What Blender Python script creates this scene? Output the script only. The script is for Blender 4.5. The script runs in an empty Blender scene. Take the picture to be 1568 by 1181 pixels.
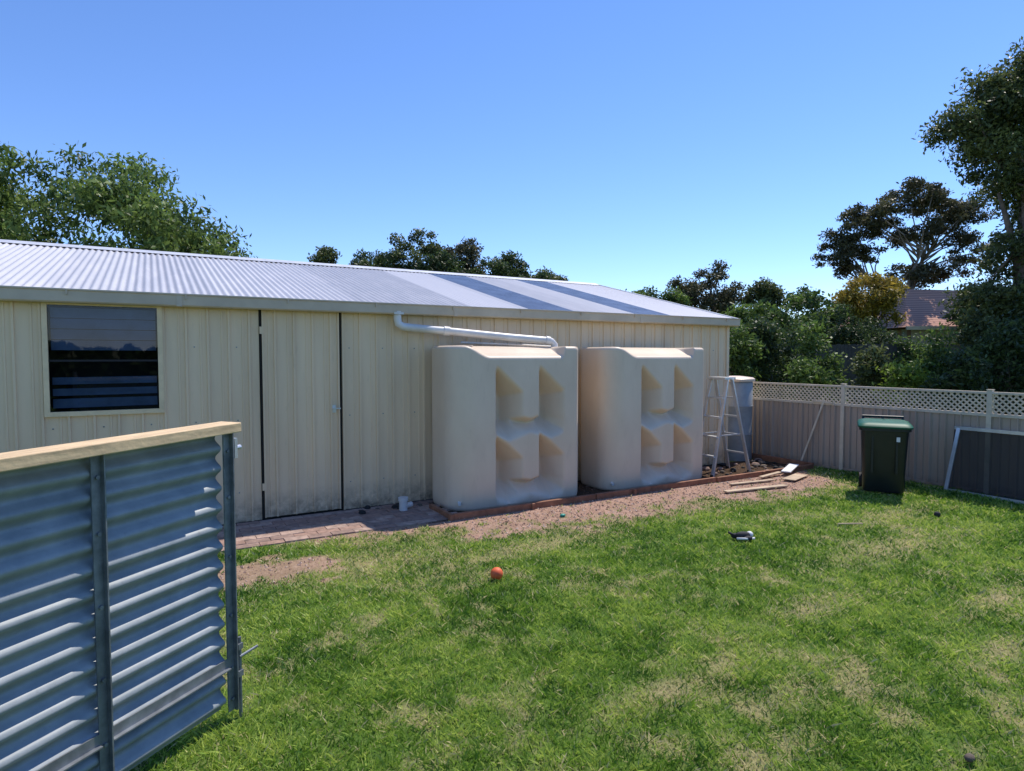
import bpy, math, random
import numpy as np
from mathutils import Vector
random.seed(4); RNG=np.random.default_rng(7)
scene=bpy.context.scene
scene.view_settings.view_transform='Standard'; scene.view_settings.look='None'
scene.view_settings.exposure=0; scene.view_settings.gamma=1
COL=scene.collection
EYE=1.85; YAW=math.radians(30)
CX,CY=-8.516,-7.369
def site(X,Y):
    """metres right / metres ahead of where the photographer stood -> site x,y (x runs along the shed wall)"""
    return (.866*X+.5*Y+CX, -.5*X+.866*Y+CY)

# ---------------- noise ----------------
def fbm(x,y,scale=1.0,octv=4,seed=0):
    r=np.random.default_rng(seed); out=0; amp=1; tot=0
    x=np.asarray(x,float)*scale; y=np.asarray(y,float)*scale
    for o in range(octv):
        T=r.random((128,128)); xi=np.floor(x).astype(int); yi=np.floor(y).astype(int)
        fx=x-xi; fy=y-yi; fx=fx*fx*(3-2*fx); fy=fy*fy*(3-2*fy)
        a=T[xi%128,yi%128]; b=T[(xi+1)%128,yi%128]; c=T[xi%128,(yi+1)%128]; d=T[(xi+1)%128,(yi+1)%128]
        out=out+amp*((a*(1-fx)+b*fx)*(1-fy)+(c*(1-fx)+d*fx)*fy); tot+=amp
        amp*=.55; x=x*2.03+17; y=y*2.03+9
    return out/tot
def sst(a,b,x):
    t=np.clip((np.asarray(x,float)-a)/(b-a),0,1); return t*t*(3-2*t)

# ---------------- materials ----------------
def newmat(name):
    m=bpy.data.materials.new(name); m.use_nodes=True
    nt=m.node_tree; b=nt.nodes['Principled BSDF']; return m,nt,b
def ramp(nt,fac,stops):
    r=nt.nodes.new('ShaderNodeValToRGB'); e=r.color_ramp.elements
    e[0].position=stops[0][0]; e[0].color=(*stops[0][1],1)
    e[1].position=stops[1][0]; e[1].color=(*stops[1][1],1)
    for p,c in stops[2:]:
        n=e.new(p); n.color=(*c,1)
    nt.links.new(fac,r.inputs[0]); return r.outputs[0]
def noise(nt,scale,detail=6,rough=.6,vec=None,sc=None):
    n=nt.nodes.new('ShaderNodeTexNoise'); n.inputs['Scale'].default_value=scale
    n.inputs['Detail'].default_value=detail; n.inputs['Roughness'].default_value=rough
    tc=nt.nodes.new('ShaderNodeTexCoord'); src=tc.outputs['Object']
    if sc:
        mp=nt.nodes.new('ShaderNodeMapping'); mp.inputs['Scale'].default_value=sc
        nt.links.new(src,mp.inputs[0]); src=mp.outputs[0]
    nt.links.new(src,n.inputs['Vector']); return n.outputs['Fac']
def mix(nt,fac,a,b,mode='MIX'):
    m=nt.nodes.new('ShaderNodeMix'); m.data_type='RGBA'; m.blend_type=mode
    for s,v in ((m.inputs[0],fac),(m.inputs[6],a),(m.inputs[7],b)):
        if hasattr(v,'links') or hasattr(v,'is_linked'): nt.links.new(v,s)
        elif isinstance(v,(int,float)): s.default_value=v
        else: s.default_value=(*v,1)
    return m.outputs[2]
def bump(nt,b,h,strength=.3,dist=.01):
    bp=nt.nodes.new('ShaderNodeBump'); bp.inputs['Strength'].default_value=strength; bp.inputs['Distance'].default_value=dist
    nt.links.new(h,bp.inputs['Height']); nt.links.new(bp.outputs[0],b.inputs['Normal'])
def M(name,base,rough=.6,metal=0,ns=6,var=.15,bmp=0,bs=40,sc=None,spec=.5):
    m,nt,b=newmat(name)
    f=noise(nt,ns,sc=sc)
    lo=tuple(c*(1-var) for c in base); hi=tuple(min(1,c*(1+var)) for c in base)
    nt.links.new(ramp(nt,f,[(.3,lo),(.7,hi)]),b.inputs['Base Color'])
    b.inputs['Roughness'].default_value=rough; b.inputs['Metallic'].default_value=metal
    b.inputs['Specular IOR Level'].default_value=spec
    if bmp: bump(nt,b,noise(nt,bs),bmp)
    return m
def attr(nt,name):
    a=nt.nodes.new('ShaderNodeAttribute'); a.attribute_name=name; return a.outputs['Fac']

def painted_steel(name,base,grime=(.16,.11,.07),gz=.35,rough=.5):
    m,nt,b=newmat(name)
    f=noise(nt,1.3,sc=(2.5,2.5,.35)); c=ramp(nt,f,[(.3,tuple(x*.86 for x in base)),(.75,tuple(min(1,x*1.07) for x in base))])
    f2=noise(nt,14,sc=(1,1,.25)); s=ramp(nt,f2,[(.60,(0,0,0)),(.8,(.4,.4,.4))])
    c=mix(nt,s,c,tuple(x*.6 for x in base))
    f3=noise(nt,5,7,.7,sc=(1,1,.08)); s3=ramp(nt,f3,[(.56,(0,0,0)),(.72,(.3,.3,.3))])
    c=mix(nt,s3,c,tuple(x*y for x,y in zip(base,(.62,.56,.5))))
    g=nt.nodes.new('ShaderNodeNewGeometry'); sx=nt.nodes.new('ShaderNodeSeparateXYZ'); nt.links.new(g.outputs['Position'],sx.inputs[0])
    mr=nt.nodes.new('ShaderNodeMapRange'); mr.inputs[1].default_value=0; mr.inputs[2].default_value=gz; mr.inputs[3].default_value=1; mr.inputs[4].default_value=0
    nt.links.new(sx.outputs[2],mr.inputs[0])
    mu=nt.nodes.new('ShaderNodeMath'); mu.operation='MULTIPLY'; nt.links.new(mr.outputs[0],mu.inputs[0]); nt.links.new(ramp(nt,noise(nt,9,8,.7),[(.35,(0,0,0)),(.65,(1,1,1))]),mu.inputs[1])
    c=mix(nt,mu.outputs[0],c,grime)
    nt.links.new(c,b.inputs['Base Color']); b.inputs['Roughness'].default_value=rough
    return m

m_wall=painted_steel('cream_cladding',(.82,.63,.41))
m_trim=M('gutter_paint',(.54,.45,.34),.45,0,3,.12)
m_frame=M('window_frame_paint',(.80,.62,.38),.4)
m_dark=M('dark_gap',(.02,.018,.015),.9)
m_glass,nt,b=newmat('window_glass'); b.inputs['Base Color'].default_value=(.012,.015,.02,1); b.inputs['Roughness'].default_value=.04
bump(nt,b,noise(nt,1.5,2),.15,.02)
m_pane,nt,b=newmat('clear_pane'); nt.nodes.remove(b)
tr=nt.nodes.new('ShaderNodeBsdfTransparent'); tr.inputs[0].default_value=(.7,.75,.8,1); gl=nt.nodes.new('ShaderNodeBsdfGlossy'); gl.inputs['Roughness'].default_value=.02
fr=nt.nodes.new('ShaderNodeFresnel'); fr.inputs[0].default_value=1.55; mx=nt.nodes.new('ShaderNodeMixShader')
nt.links.new(fr.outputs[0],mx.inputs[0]); nt.links.new(tr.outputs[0],mx.inputs[1]); nt.links.new(gl.outputs[0],mx.inputs[2]); nt.links.new(mx.outputs[0],nt.nodes['Material Output'].inputs[0])
m_blind_refl=M('blind_with_painted_reflection',(.12,.19,.33),.6,0,4,.3)  # blind slats, with the panes' bluish reflection bands painted into their colour
m_tank,nt,b=newmat('cream_polyethylene')
f=noise(nt,1.6,6,.6,sc=(1,1,.5)); c=ramp(nt,f,[(.3,(.67,.525,.385)),(.7,(.78,.63,.475))])
c=mix(nt,ramp(nt,noise(nt,7,8,.75,sc=(1,1,.3)),[(.55,(0,0,0)),(.85,(.45,.45,.45))]),c,(.46,.345,.24))
nt.links.new(c,b.inputs['Base Color']); b.inputs['Roughness'].default_value=.42
bump(nt,b,noise(nt,120,3),.08,.003)
m_pvc=M('white_pvc',(.66,.64,.61),.35,0,5,.15)
m_alu=M('aluminium',(.66,.67,.68),.35,.6,10,.1)
m_galv=M('galvanised_frame',(.22,.24,.26),.5,.5,12,.35)
m_pine=M('pine_timber',(.70,.50,.28),.65,0,5,.28,.25,30,sc=(1,9,9))
m_sleeper=M('red_sleeper',(.27,.12,.065),.8,0,8,.4,.4,30)
m_plank=M('weathered_plank',(.48,.36,.24),.7,0,8,.25)
m_fence=painted_steel('fence_steel',(.46,.36,.285),(.2,.15,.1),.15)
m_lat=M('fence_lattice',(.62,.53,.41),.6)
m_bin=M('bin_plastic',(.012,.016,.016),.42,0,5,.2)
m_lid=M('bin_lid_green',(.004,.10,.055),.5,0,5,.2,spec=.3)
m_rub=M('rubber',(.015,.015,.015),.8)
m_mesh,nt,b=newmat('flyscreen_mesh'); b.inputs['Base Color'].default_value=(.03,.03,.033,1); b.inputs['Roughness'].default_value=.9; b.inputs['Specular IOR Level'].default_value=.1
tr=nt.nodes.new('ShaderNodeBsdfTransparent'); mx=nt.nodes.new('ShaderNodeMixShader'); mx.inputs[0].default_value=.42
nt.links.new(b.outputs[0],mx.inputs[1]); nt.links.new(tr.outputs[0],mx.inputs[2]); nt.links.new(mx.outputs[0],nt.nodes['Material Output'].inputs[0])
m_greytank=M('grey_tank',(.30,.32,.32),.5)
m_ball=M('orange_ball',(.75,.13,.04),.6,0,20,.2)
m_white=M('off_white',(.7,.7,.7),.6)
m_blk=M('black_fabric',(.02,.02,.025),.8)
m_teal=M('teal_plastic',(.02,.3,.22),.5)
m_bark=M('bark',(.13,.10,.075),.9,0,5,.4,.4,20)
m_barkpale=M('eucalypt_bark',(.22,.19,.16),.85,0,3,.4,.3,15)

m_corr,nt,b=newmat('bluegrey_corrugated')
c=ramp(nt,noise(nt,5,7,.65,sc=(1,1,1)),[(.3,(.20,.235,.25)),(.7,(.36,.39,.40))])
c=mix(nt,ramp(nt,noise(nt,25,6,.7),[(.62,(0,0,0)),(.8,(.5,.5,.5))]),c,(.12,.12,.11))
nt.links.new(c,b.inputs['Base Color']); b.inputs['Roughness'].default_value=.5; b.inputs['Metallic'].default_value=.05

m_roof,nt,b=newmat('roof_zincalume')
at=attr(nt,'tint'); c=ramp(nt,at,[(0,(.46,.455,.47)),(1,(.68,.66,.66))])
c=mix(nt,ramp(nt,noise(nt,2.5,8,.7,sc=(3,.5,1)),[(.45,(0,0,0)),(.8,(.5,.5,.5))]),c,(.76,.72,.71))
nt.links.new(c,b.inputs['Base Color']); b.inputs['Roughness'].default_value=.42; b.inputs['Metallic'].default_value=.1
m_sky=M('roof_skylight_sheet',(.15,.19,.27),.25,0,3,.25)
m_cap=M('ridge_cap',(.66,.66,.67),.4,.2)

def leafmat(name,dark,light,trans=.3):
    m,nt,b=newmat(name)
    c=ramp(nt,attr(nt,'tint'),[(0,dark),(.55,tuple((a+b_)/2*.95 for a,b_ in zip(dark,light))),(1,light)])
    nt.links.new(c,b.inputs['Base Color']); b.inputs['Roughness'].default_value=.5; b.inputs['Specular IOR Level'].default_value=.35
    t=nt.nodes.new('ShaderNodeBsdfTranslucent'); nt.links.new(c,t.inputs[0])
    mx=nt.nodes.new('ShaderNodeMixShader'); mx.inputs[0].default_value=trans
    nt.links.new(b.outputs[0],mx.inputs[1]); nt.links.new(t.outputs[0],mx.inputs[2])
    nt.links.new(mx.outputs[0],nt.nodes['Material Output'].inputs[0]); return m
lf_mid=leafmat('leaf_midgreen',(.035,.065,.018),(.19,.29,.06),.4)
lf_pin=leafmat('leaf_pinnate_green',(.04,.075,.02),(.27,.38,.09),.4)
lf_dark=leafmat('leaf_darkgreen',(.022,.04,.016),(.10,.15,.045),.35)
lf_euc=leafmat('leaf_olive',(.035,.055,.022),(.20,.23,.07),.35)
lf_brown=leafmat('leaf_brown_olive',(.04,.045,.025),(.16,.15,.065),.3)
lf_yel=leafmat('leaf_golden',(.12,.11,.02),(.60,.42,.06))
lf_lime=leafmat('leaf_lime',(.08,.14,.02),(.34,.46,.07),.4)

# ---------------- mesh builder ----------------
class MB:
    def __init__(s): s.v=[];s.f=[];s.m=[];s.n=0;s.mats=[]
    def mi(s,mat):
        if mat not in s.mats: s.mats.append(mat)
        return s.mats.index(mat)
    def add(s,vs,fs,mat):
        i=s.mi(mat); s.v.extend([tuple(map(float,v)) for v in vs]); s.f.extend([tuple(int(a)+s.n for a in f) for f in fs]); s.m.extend([i]*len(fs)); s.n+=len(vs)
    def box(s,a,b,mat):
        x0,y0,z0=a;x1,y1,z1=b
        s.add([(x0,y0,z0),(x1,y0,z0),(x1,y1,z0),(x0,y1,z0),(x0,y0,z1),(x1,y0,z1),(x1,y1,z1),(x0,y1,z1)],
              [(0,3,2,1),(4,5,6,7),(0,1,5,4),(1,2,6,5),(2,3,7,6),(3,0,4,7)],mat)
    def beam(s,p,q,w,h,mat,up=(0,0,1)):
        p=Vector(p);q=Vector(q);d=(q-p).normalized();u=Vector(up)
        if abs(d.dot(u))>.98:u=Vector((0,1,0))
        r=d.cross(u).normalized()*w/2; u=r.cross(d).normalized()*h/2
        s.add([p-r-u,p+r-u,p+r+u,p-r+u,q-r-u,q+r-u,q+r+u,q-r+u],
              [(0,3,2,1),(4,5,6,7),(0,1,5,4),(1,2,6,5),(2,3,7,6),(3,0,4,7)],mat)
    def tube(s,P,R,mat,k=10,caps=True):
        P=[Vector(p) for p in P]; n=len(P)
        if not hasattr(R,'__len__'):R=[R]*n
        vs=[];fs=[];ref=None
        for i in range(n):
            t=(P[min(i+1,n-1)]-P[max(i-1,0)]).normalized()
            if ref is None:
                ref=t.cross(Vector((0,0,1)) if abs(t.z)<.9 else Vector((1,0,0))).normalized()
            ref=(ref-t*ref.dot(t)).normalized(); b2=t.cross(ref)
            for j in range(k):
                a=2*math.pi*j/k; vs.append(P[i]+(ref*math.cos(a)+b2*math.sin(a))*R[i])
        for i in range(n-1):
            for j in range(k):
                j2=(j+1)%k; fs.append((i*k+j,i*k+j2,(i+1)*k+j2,(i+1)*k+j))
        if caps: fs.append(tuple(range(k-1,-1,-1))); fs.append(tuple((n-1)*k+j for j in range(k)))
        s.add(vs,fs,mat)
    def grid(s,G,mat,closed=False):
        G=np.asarray(G);a,b_=G.shape[:2];fs=[]
        for i in range(a-1):
            for j in range(b_-1 if not closed else b_):
                j2=(j+1)%b_; fs.append((i*b_+j,i*b_+j2,(i+1)*b_+j2,(i+1)*b_+j))
        s.add(G.reshape(-1,3),fs,mat)
    def ball(s,c,r,mat,sz=(1,1,1),n=12):
        G=[]
        for i in range(n+1):
            th=math.pi*(.001+.998*i/n)
            G.append([(c[0]+r*sz[0]*math.sin(th)*math.cos(2*math.pi*j/(2*n)),c[1]+r*sz[1]*math.sin(th)*math.sin(2*math.pi*j/(2*n)),c[2]-r*sz[2]*math.cos(th)) for j in range(2*n)])
        s.grid(G,mat,True)
    def obj(s,name,parent=None,smooth=False,loc=(0,0,0),rotz=0,bevel=0,angle=None):
        me=bpy.data.meshes.new(name); me.from_pydata(s.v,[],s.f)
        for m in s.mats: me.materials.append(m)
        me.polygons.foreach_set('material_index',s.m)
        me.update()
        o=bpy.data.objects.new(name,me); COL.objects.link(o)
        if smooth:
            me.polygons.foreach_set('use_smooth',[True]*len(me.polygons))
            if angle:
                try: me.set_sharp_from_angle(angle=math.radians(angle))
                except Exception: pass
        o.location=loc; o.rotation_euler=(0,0,rotz)
        if parent:o.parent=parent
        if bevel:
            md=o.modifiers.new('bevel','BEVEL'); md.width=bevel; md.segments=2; md.limit_method='ANGLE'; md.angle_limit=math.radians(40)
        return o
def fastmesh(name,V,nper,mat,attrs=None,parent=None,mats=None):
    me=bpy.data.meshes.new(name); N=len(V)//nper
    me.vertices.add(len(V)); me.vertices.foreach_set('co',V.astype(np.float32).ravel())
    me.loops.add(len(V)); me.loops.foreach_set('vertex_index',np.arange(len(V),dtype=np.int32))
    me.polygons.add(N); me.polygons.foreach_set('loop_start',np.arange(0,len(V),nper,dtype=np.int32))
    me.update(calc_edges=True); me.materials.append(mat)
    for k,a in (attrs or {}).items():
        at=me.attributes.new(k,'FLOAT','POINT'); at.data.foreach_set('value',np.asarray(a,np.float32))
    o=bpy.data.objects.new(name,me); COL.objects.link(o)
    if parent:o.parent=parent
    return o
def empty(name,loc=(0,0,0),rotz=0):
    e=bpy.data.objects.new(name,None); COL.objects.link(e); e.location=loc; e.rotation_euler=(0,0,rotz); e.empty_display_size=.3; return e

# ---------------- ground ----------------
def dmax(x): return np.interp(x,[-7.4,-7,-6.2,-4.9,-2.4,-.54,.1,.7],[.9,1.08,1.4,1.95,2.0,2.1,2.0,.9])
def dirt_mask(x,y):
    d=-y; n=fbm(x,y,2.2,5,3)-.5; n2=fbm(x,y,9,3,5)-.5
    a=sst(-.22,.32,dmax(x)+n*1.1+n2*.9-d)*sst(.9,1.0,d)*(x>-7.4)*(x<.85)
    p=np.exp(-(((x+7.75)/.85)**2+((y+1.78)/.45)**2))
    bq=sst(.42,.8,p+n*1.2+n2*.8)
    return np.clip(np.maximum(a,bq*.85),0,1)
def soil_mask(x,y):
    d=-y; return ((d<1.0)&(d>-.1)&(x>-5.9)&(x<.87)).astype(float)
def dry_mask(x,y):
    a=fbm(x,y,1.5,5,21); b_=fbm(x+40,y,6.5,4,22)
    v=.68*sst(.55,.75,a*.5+b_*.5+.02)
    for (px,py,rx,ry) in ((-5.55,-5.25,.28,.12),(-6.1,-4.9,.4,.12),(-5.3,-2.3,.8,.22),(-6.9,-2.0,.7,.4),(-2.3,-4.1,1.0,.25),(-4.3,-4.6,.5,.15),(-3.0,-5.2,.5,.15),(-7.3,-5.2,.3,.12),(-4.8,-6.2,.3,.12),(-3.9,-5.6,.4,.1),(-1.2,-3.4,.7,.2)):
        v=np.maximum(v,.9*np.exp(-(((x-px)/rx)**2+((y-py)/ry)**2))*(.3+b_))
    v=np.maximum(v,sst(.0,.5,dmax(x)+.45-(-y))*.6*(x>-7.4)*(x<1)*b_*1.6)
    return np.clip(v,0,1)
fx=np.arange(-11,3.01,.05); fy=np.arange(-8.5,.51,.05)
gx=np.concatenate([[-400,-150,-60,-30,-18,-13],fx,[5,9,15,25,45,80,150,400]]); gy=np.concatenate([[-400,-150,-60,-25,-13,-10],fy,[2,5,10,20,40,80,150,400]])
XX,YY=np.meshgrid(gx,gy,indexing='ij'); ZZ=(fbm(XX,YY,1.2,3,8)-.5)*.03
ZZ=ZZ*sst(.9,1.4,-YY)-.0
mb=MB(); V=np.stack([XX,YY,ZZ],-1)
m_ground,nt,b=newmat('ground_surface')
g1=ramp(nt,noise(nt,30,8,.75),[(.3,(.045,.08,.016)),(.55,(.11,.19,.035)),(.75,(.21,.28,.07))])
g1=mix(nt,attr(nt,'dry'),g1,ramp(nt,noise(nt,40,6,.7),[(.3,(.24,.18,.09)),(.7,(.48,.40,.22))]))
dc=ramp(nt,noise(nt,22,9,.8),[(.3,(.22,.125,.09)),(.5,(.40,.255,.19)),(.72,(.58,.41,.32))])
dc=mix(nt,ramp(nt,noise(nt,3,6,.7),[(.45,(0,0,0)),(.72,(.7,.7,.7))]),dc,(.22,.14,.09))
g1=mix(nt,attr(nt,'dirt'),g1,dc)
so=ramp(nt,noise(nt,35,8,.8),[(.35,(.025,.016,.01)),(.7,(.14,.088,.055))])
g1=mix(nt,attr(nt,'soil'),g1,so)
nt.links.new(g1,b.inputs['Base Color']); b.inputs['Roughness'].default_value=.95; b.inputs['Specular IOR Level'].default_value=.1
bump(nt,b,noise(nt,45,8,.8),.7,.02)
mb.grid(V,m_ground)
go=mb.obj('lawn_ground',smooth=True)
fxx=XX.ravel(); fyy=YY.ravel()
for k,a in (('dry',dry_mask(fxx,fyy)),('dirt',dirt_mask(fxx,fyy)),('soil',soil_mask(fxx,fyy))):
    at=go.data.attributes.new(k,'FLOAT','POINT'); at.data.foreach_set('value',np.asarray(a,np.float32))

# ---------------- grass blades ----------------
def camframe(x,y):
    dx=x-CX; dy=y-CY; return (.866*dx-.5*dy, .5*dx+.866*dy)
def cand(n):
    x=RNG.uniform(-10.5,1.1,n); y=RNG.uniform(-8.3,-.98,n); X,Y=camframe(x,y); t=np.hypot(X,Y)
    keep=(np.abs(X)<1.08*Y+.3)&(Y>1.9)
    dens=np.minimum(1,(3.8/np.maximum(t,.1))**1.4)
    keep&=RNG.random(n)<dens
    return x[keep],y[keep],t[keep]
AREA=11.6*7.32
x,y,t=cand(int(AREA*9000))
dm=dirt_mask(x,y); dr=dry_mask(x,y); thin=fbm(x,y,5,3,44)
keep=(RNG.random(len(x))>np.clip(dm*1.2,0,.98))&~((y>-1.02)&(x<-5.5))&(RNG.random(len(x))>dr*.42)&(RNG.random(len(x))<.55+.8*thin)
x,y,t,dr=x[keep],y[keep],t[keep],dr[keep]
N=len(x); h=(.018+.032*RNG.random(N)**1.4)*(1-.3*dr)*(.6+.8*fbm(x,y,4,3,50)); w=.0028*np.maximum(1,t/3.6)*(.6+.7*RNG.random(N))
a=RNG.uniform(0,2*np.pi,N); lean=RNG.uniform(0.1,1.6,N)*h; la=RNG.uniform(0,2*np.pi,N)
ux,uy=np.cos(a)*w,np.sin(a)*w; lx,ly=np.cos(la)*lean,np.sin(la)*lean
z0=(fbm(x,y,1.2,3,8)-.5)*.03*sst(.9,1.4,-y)-.003
P=np.zeros((N,4,3))
P[:,0]=np.stack([x-ux,y-uy,z0],-1);P[:,1]=np.stack([x+ux,y+uy,z0],-1)
P[:,2]=np.stack([x+lx+ux*.3,y+ly+uy*.3,z0+h],-1);P[:,3]=np.stack([x+lx*.45-ux*.9,y+ly*.45-uy*.9,z0+h*.6],-1)
tint=np.clip(RNG.normal(.49,.25,N)+(fbm(x,y,1.7,4,33)-.5)*1.5+(fbm(x,y,9,3,35)-.5)*1.3,0,1)
dryb=np.clip((RNG.random(N)<(.05+.75*dr)).astype(float)*RNG.uniform(.5,1,N),0,1)
m_gr,nt,b=newmat('grass_blades')
c=ramp(nt,attr(nt,'tint'),[(0,(.055,.145,.014)),(.5,(.19,.34,.034)),(1,(.47,.58,.11))])
c=mix(nt,attr(nt,'dryb'),c,(.74,.63,.35))
nt.links.new(c,b.inputs['Base Color']); b.inputs['Roughness'].default_value=.45; b.inputs['Specular IOR Level'].default_value=.45
tr=nt.nodes.new('ShaderNodeBsdfTranslucent'); nt.links.new(c,tr.inputs[0]); mx=nt.nodes.new('ShaderNodeMixShader'); mx.inputs[0].default_value=.4
nt.links.new(b.outputs[0],mx.inputs[1]); nt.links.new(tr.outputs[0],mx.inputs[2]); nt.links.new(mx.outputs[0],nt.nodes['Material Output'].inputs[0])
fastmesh('grass_blades',P.reshape(-1,3),4,m_gr,{'tint':np.repeat(tint,4),'dryb':np.repeat(dryb,4)})

# gravel crumbs on the dirt / soil
n=24000; x=RNG.uniform(-8.8,.86,n); y=RNG.uniform(-2.7,-.05,n); dm=np.maximum(dirt_mask(x,y)*.8,soil_mask(x,y)*.5); k=RNG.random(n)<dm; x=x[k];y=y[k];n=len(x)
soilk=soil_mask(x,y)
r=.004+.016*RNG.random(n)**3; base=np.array([[1,0,0],[0,1,0],[-1,0,0],[0,-1,0],[0,0,.8]]); fc=[(0,1,4),(1,2,4),(2,3,4),(3,0,4)]
rot=RNG.uniform(0,6.28,n); pts=base[None]*(RNG.uniform(.6,1.3,(n,5,1)))*r[:,None,None]
cx_=pts[...,0]*np.cos(rot)[:,None]-pts[...,1]*np.sin(rot)[:,None]; cy_=pts[...,0]*np.sin(rot)[:,None]+pts[...,1]*np.cos(rot)[:,None]
W=np.stack([cx_+x[:,None],cy_+y[:,None],pts[...,2]+.002+(fbm(x,y,1.2,3,8)[:,None]-.5)*.03*sst(.9,1.4,-y)[:,None]],-1)
T=W[:,np.array(fc)].reshape(-1,3)
m_grav,nt,b=newmat('gravel'); nt.links.new(ramp(nt,attr(nt,'tint'),[(0,(.05,.032,.02)),(.5,(.34,.20,.14)),(1,(.62,.48,.38))]),b.inputs['Base Color']); b.inputs['Roughness'].default_value=.9
fastmesh('gravel',T,3,m_grav,{'tint':np.repeat(np.clip(RNG.random(n)*.75+.2-soilk*.5,0,1),12)})

# ---------------- brick pavers ----------------
mb=MB(); m_pv=[M('brick_paver_%s'%k,c_,.85,0,14,.35,.4,40) for k,c_ in zip('abc',((.31,.195,.15),(.38,.265,.21),(.27,.18,.145)))]
for i in range(-48,-24):
    for j in range(8):
        x0=i*.232+(.116 if j%2 else 0); y0=-.985+j*.122
        zz=.012+random.random()*.008
        mb.box((x0+.002,y0+.002,-.03),(x0+.230,y0+.120,zz),random.choice(m_pv))
mb.obj('brick_paving',bevel=.004)

# ---------------- shed ----------------
shed=empty('garden_shed')
WH=2.47
def cladding(mb,x0,x1,z0,z1,y,mat,pitch=.205,off=0,axis='x',rib=.019,sgn=-1,prof=None):
    prof=prof or [(0,0),(.55,0),(.565,.4),(.635,.4),(.65,0),(.86,0),(.88,1),(.975,1)]
    pts=[];k=math.floor((x0-off)/pitch)-1
    while off+k*pitch<x1+pitch:
        for a_,h_ in prof:
            xx=off+(k+a_)*pitch
            pts.append((xx,h_*rib*sgn))
        k+=1
    xs=[p[0] for p in pts]; hs=[p[1] for p in pts]
    ins=[(x0,float(np.interp(x0,xs,hs)))]+[p for p in pts if x0<p[0]<x1]+[(x1,float(np.interp(x1,xs,hs)))]
    if axis=='x': G=[[(a_,y+h_,z) for a_,h_ in ins] for z in (z0,z1)]
    else: G=[[(y+h_,a_,z) for a_,h_ in ins] for z in (z0,z1)]
    mb.grid(G,mat)
mb=MB(); XL=-11.6
wx0,wx1,wz0,wz1=-9.40,-8.46,1.30,2.36
cladding(mb,XL,wx0,.02,WH,0,m_wall); cladding(mb,wx0,wx1,.02,wz0,0,m_wall); cladding(mb,wx0,wx1,wz1,WH,0,m_wall)
cladding(mb,wx1,-7.50,.02,WH,0,m_wall); cladding(mb,-6.59,0,.02,WH,0,m_wall)
D=7.7; RZ=3.43
for xe,sg in ((0.0,1),(XL,-1)):
    n=36; G0=[];G1=[]
    ys=np.linspace(0,D,4*n+1)
    for q,yy in enumerate(ys):
        hh=[0,.012,.012,0][q%4]*sg
        G0.append((xe+hh,yy,.02)); G1.append((xe+hh,yy,WH+(RZ-WH)*(1-abs(yy-D/2)/(D/2))))
    mb.grid([G0,G1],m_wall)
cladding(mb,XL,0,.02,WH,D,m_wall,sgn=1)
mb.box((-.045,-.023,.02),(.016,.045,WH),m_wall)
for z in (.35,1.15,1.95):
    xv=XL+.18
    while xv<-.05:
        if not(-7.5<xv<-6.59) and not (wx0-.03<xv<wx1+.03 and wz0<z<wz1): mb.box((xv-.006,-.006,z-.006),(xv+.006,.0,z+.006),m_galv)
        xv+=.41
mb.obj('walls',shed)
mb=MB(); mb.box((XL+.02,.03,.0),(wx0,.06,WH),m_dark); mb.box((wx1,.03,0),(-.05,.06,WH),m_dark); mb.box((wx0,.03,0),(wx1,.06,wz0),m_dark)
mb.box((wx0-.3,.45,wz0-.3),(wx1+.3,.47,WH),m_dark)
mb.box((XL,-.02,-.02),(-7.5,.03,.02),m_dark);mb.box((-6.59,-.02,-.02),(0,.03,.02),m_dark)
mb.obj('inner_lining',shed)
# door
mb=MB(); cladding(mb,-7.47,-6.62,.04,2.385,-.004,m_wall,off=.06)
mb.beam((-7.485,-.006,.03),(-7.485,-.006,2.40),.012,.022,m_dark); mb.beam((-6.605,-.006,.03),(-6.605,-.006,2.40),.008,.022,m_dark)
mb.box((-7.49,-.014,2.385),(-6.6,.02,2.405),m_dark)
mb.beam((-7.462,-.010,.04),(-7.462,-.010,2.38),.018,.028,m_wall); mb.beam((-6.63,-.010,.04),(-6.63,-.010,2.38),.018,.028,m_wall)
for z in (.35,2.1): mb.box((-7.495,-.028,z),(-7.45,-.012,z+.08),m_wall)
mb.tube([(-6.69,-.01,1.24),(-6.69,-.05,1.24)],.018,m_alu); mb.beam((-6.69,-.05,1.24),(-6.62,-.05,1.24),.014,.014,m_alu); mb.box((-6.71,-.026,1.19),(-6.67,-.006,1.28),m_alu)
mb.obj('door',shed)
# window
mb=MB(); fw=.045
mb.box((wx0-.03,-.035,wz0-.03),(wx1+.03,.0,wz0+fw-.03),m_frame); mb.box((wx0-.03,-.035,wz1-fw+.03),(wx1+.03,0,wz1+.03),m_frame)
mb.box((wx0-.03,-.035,wz0+fw-.03),(wx0+fw-.03,0,wz1-fw+.03),m_frame); mb.box((wx1-fw+.03,-.035,wz0+fw-.03),(wx1+.03,0,wz1-fw+.03),m_frame)
mb.box((wx0+fw-.03,-.018,1.80),(wx1-fw+.03,-.002,1.818),m_blk)
mb.add([(wx0,-.008,wz0),(wx1,-.008,wz0),(wx1,-.008,1.80),(wx0,-.008,1.80)],[(0,1,2,3)],m_pane)
mb.add([(wx0,-.004,1.81),(wx1,-.004,1.81),(wx1,-.004,wz1),(wx0,-.004,wz1)],[(0,1,2,3)],m_pane)
for i in range(4):
    z=1.96+i*.105; mb.beam((wx0+.03,.06,z),(wx1-.03,.06,z),.006,.098,m_blind_refl)
for i in range(3):
    z=1.39+i*.11; mb.beam((wx0+.03,.07,z),(wx1-.03,.07,z+.005),.006,.07+.02*(i==0),m_blind_refl)
mb.obj('window',shed,bevel=.0)
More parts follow.
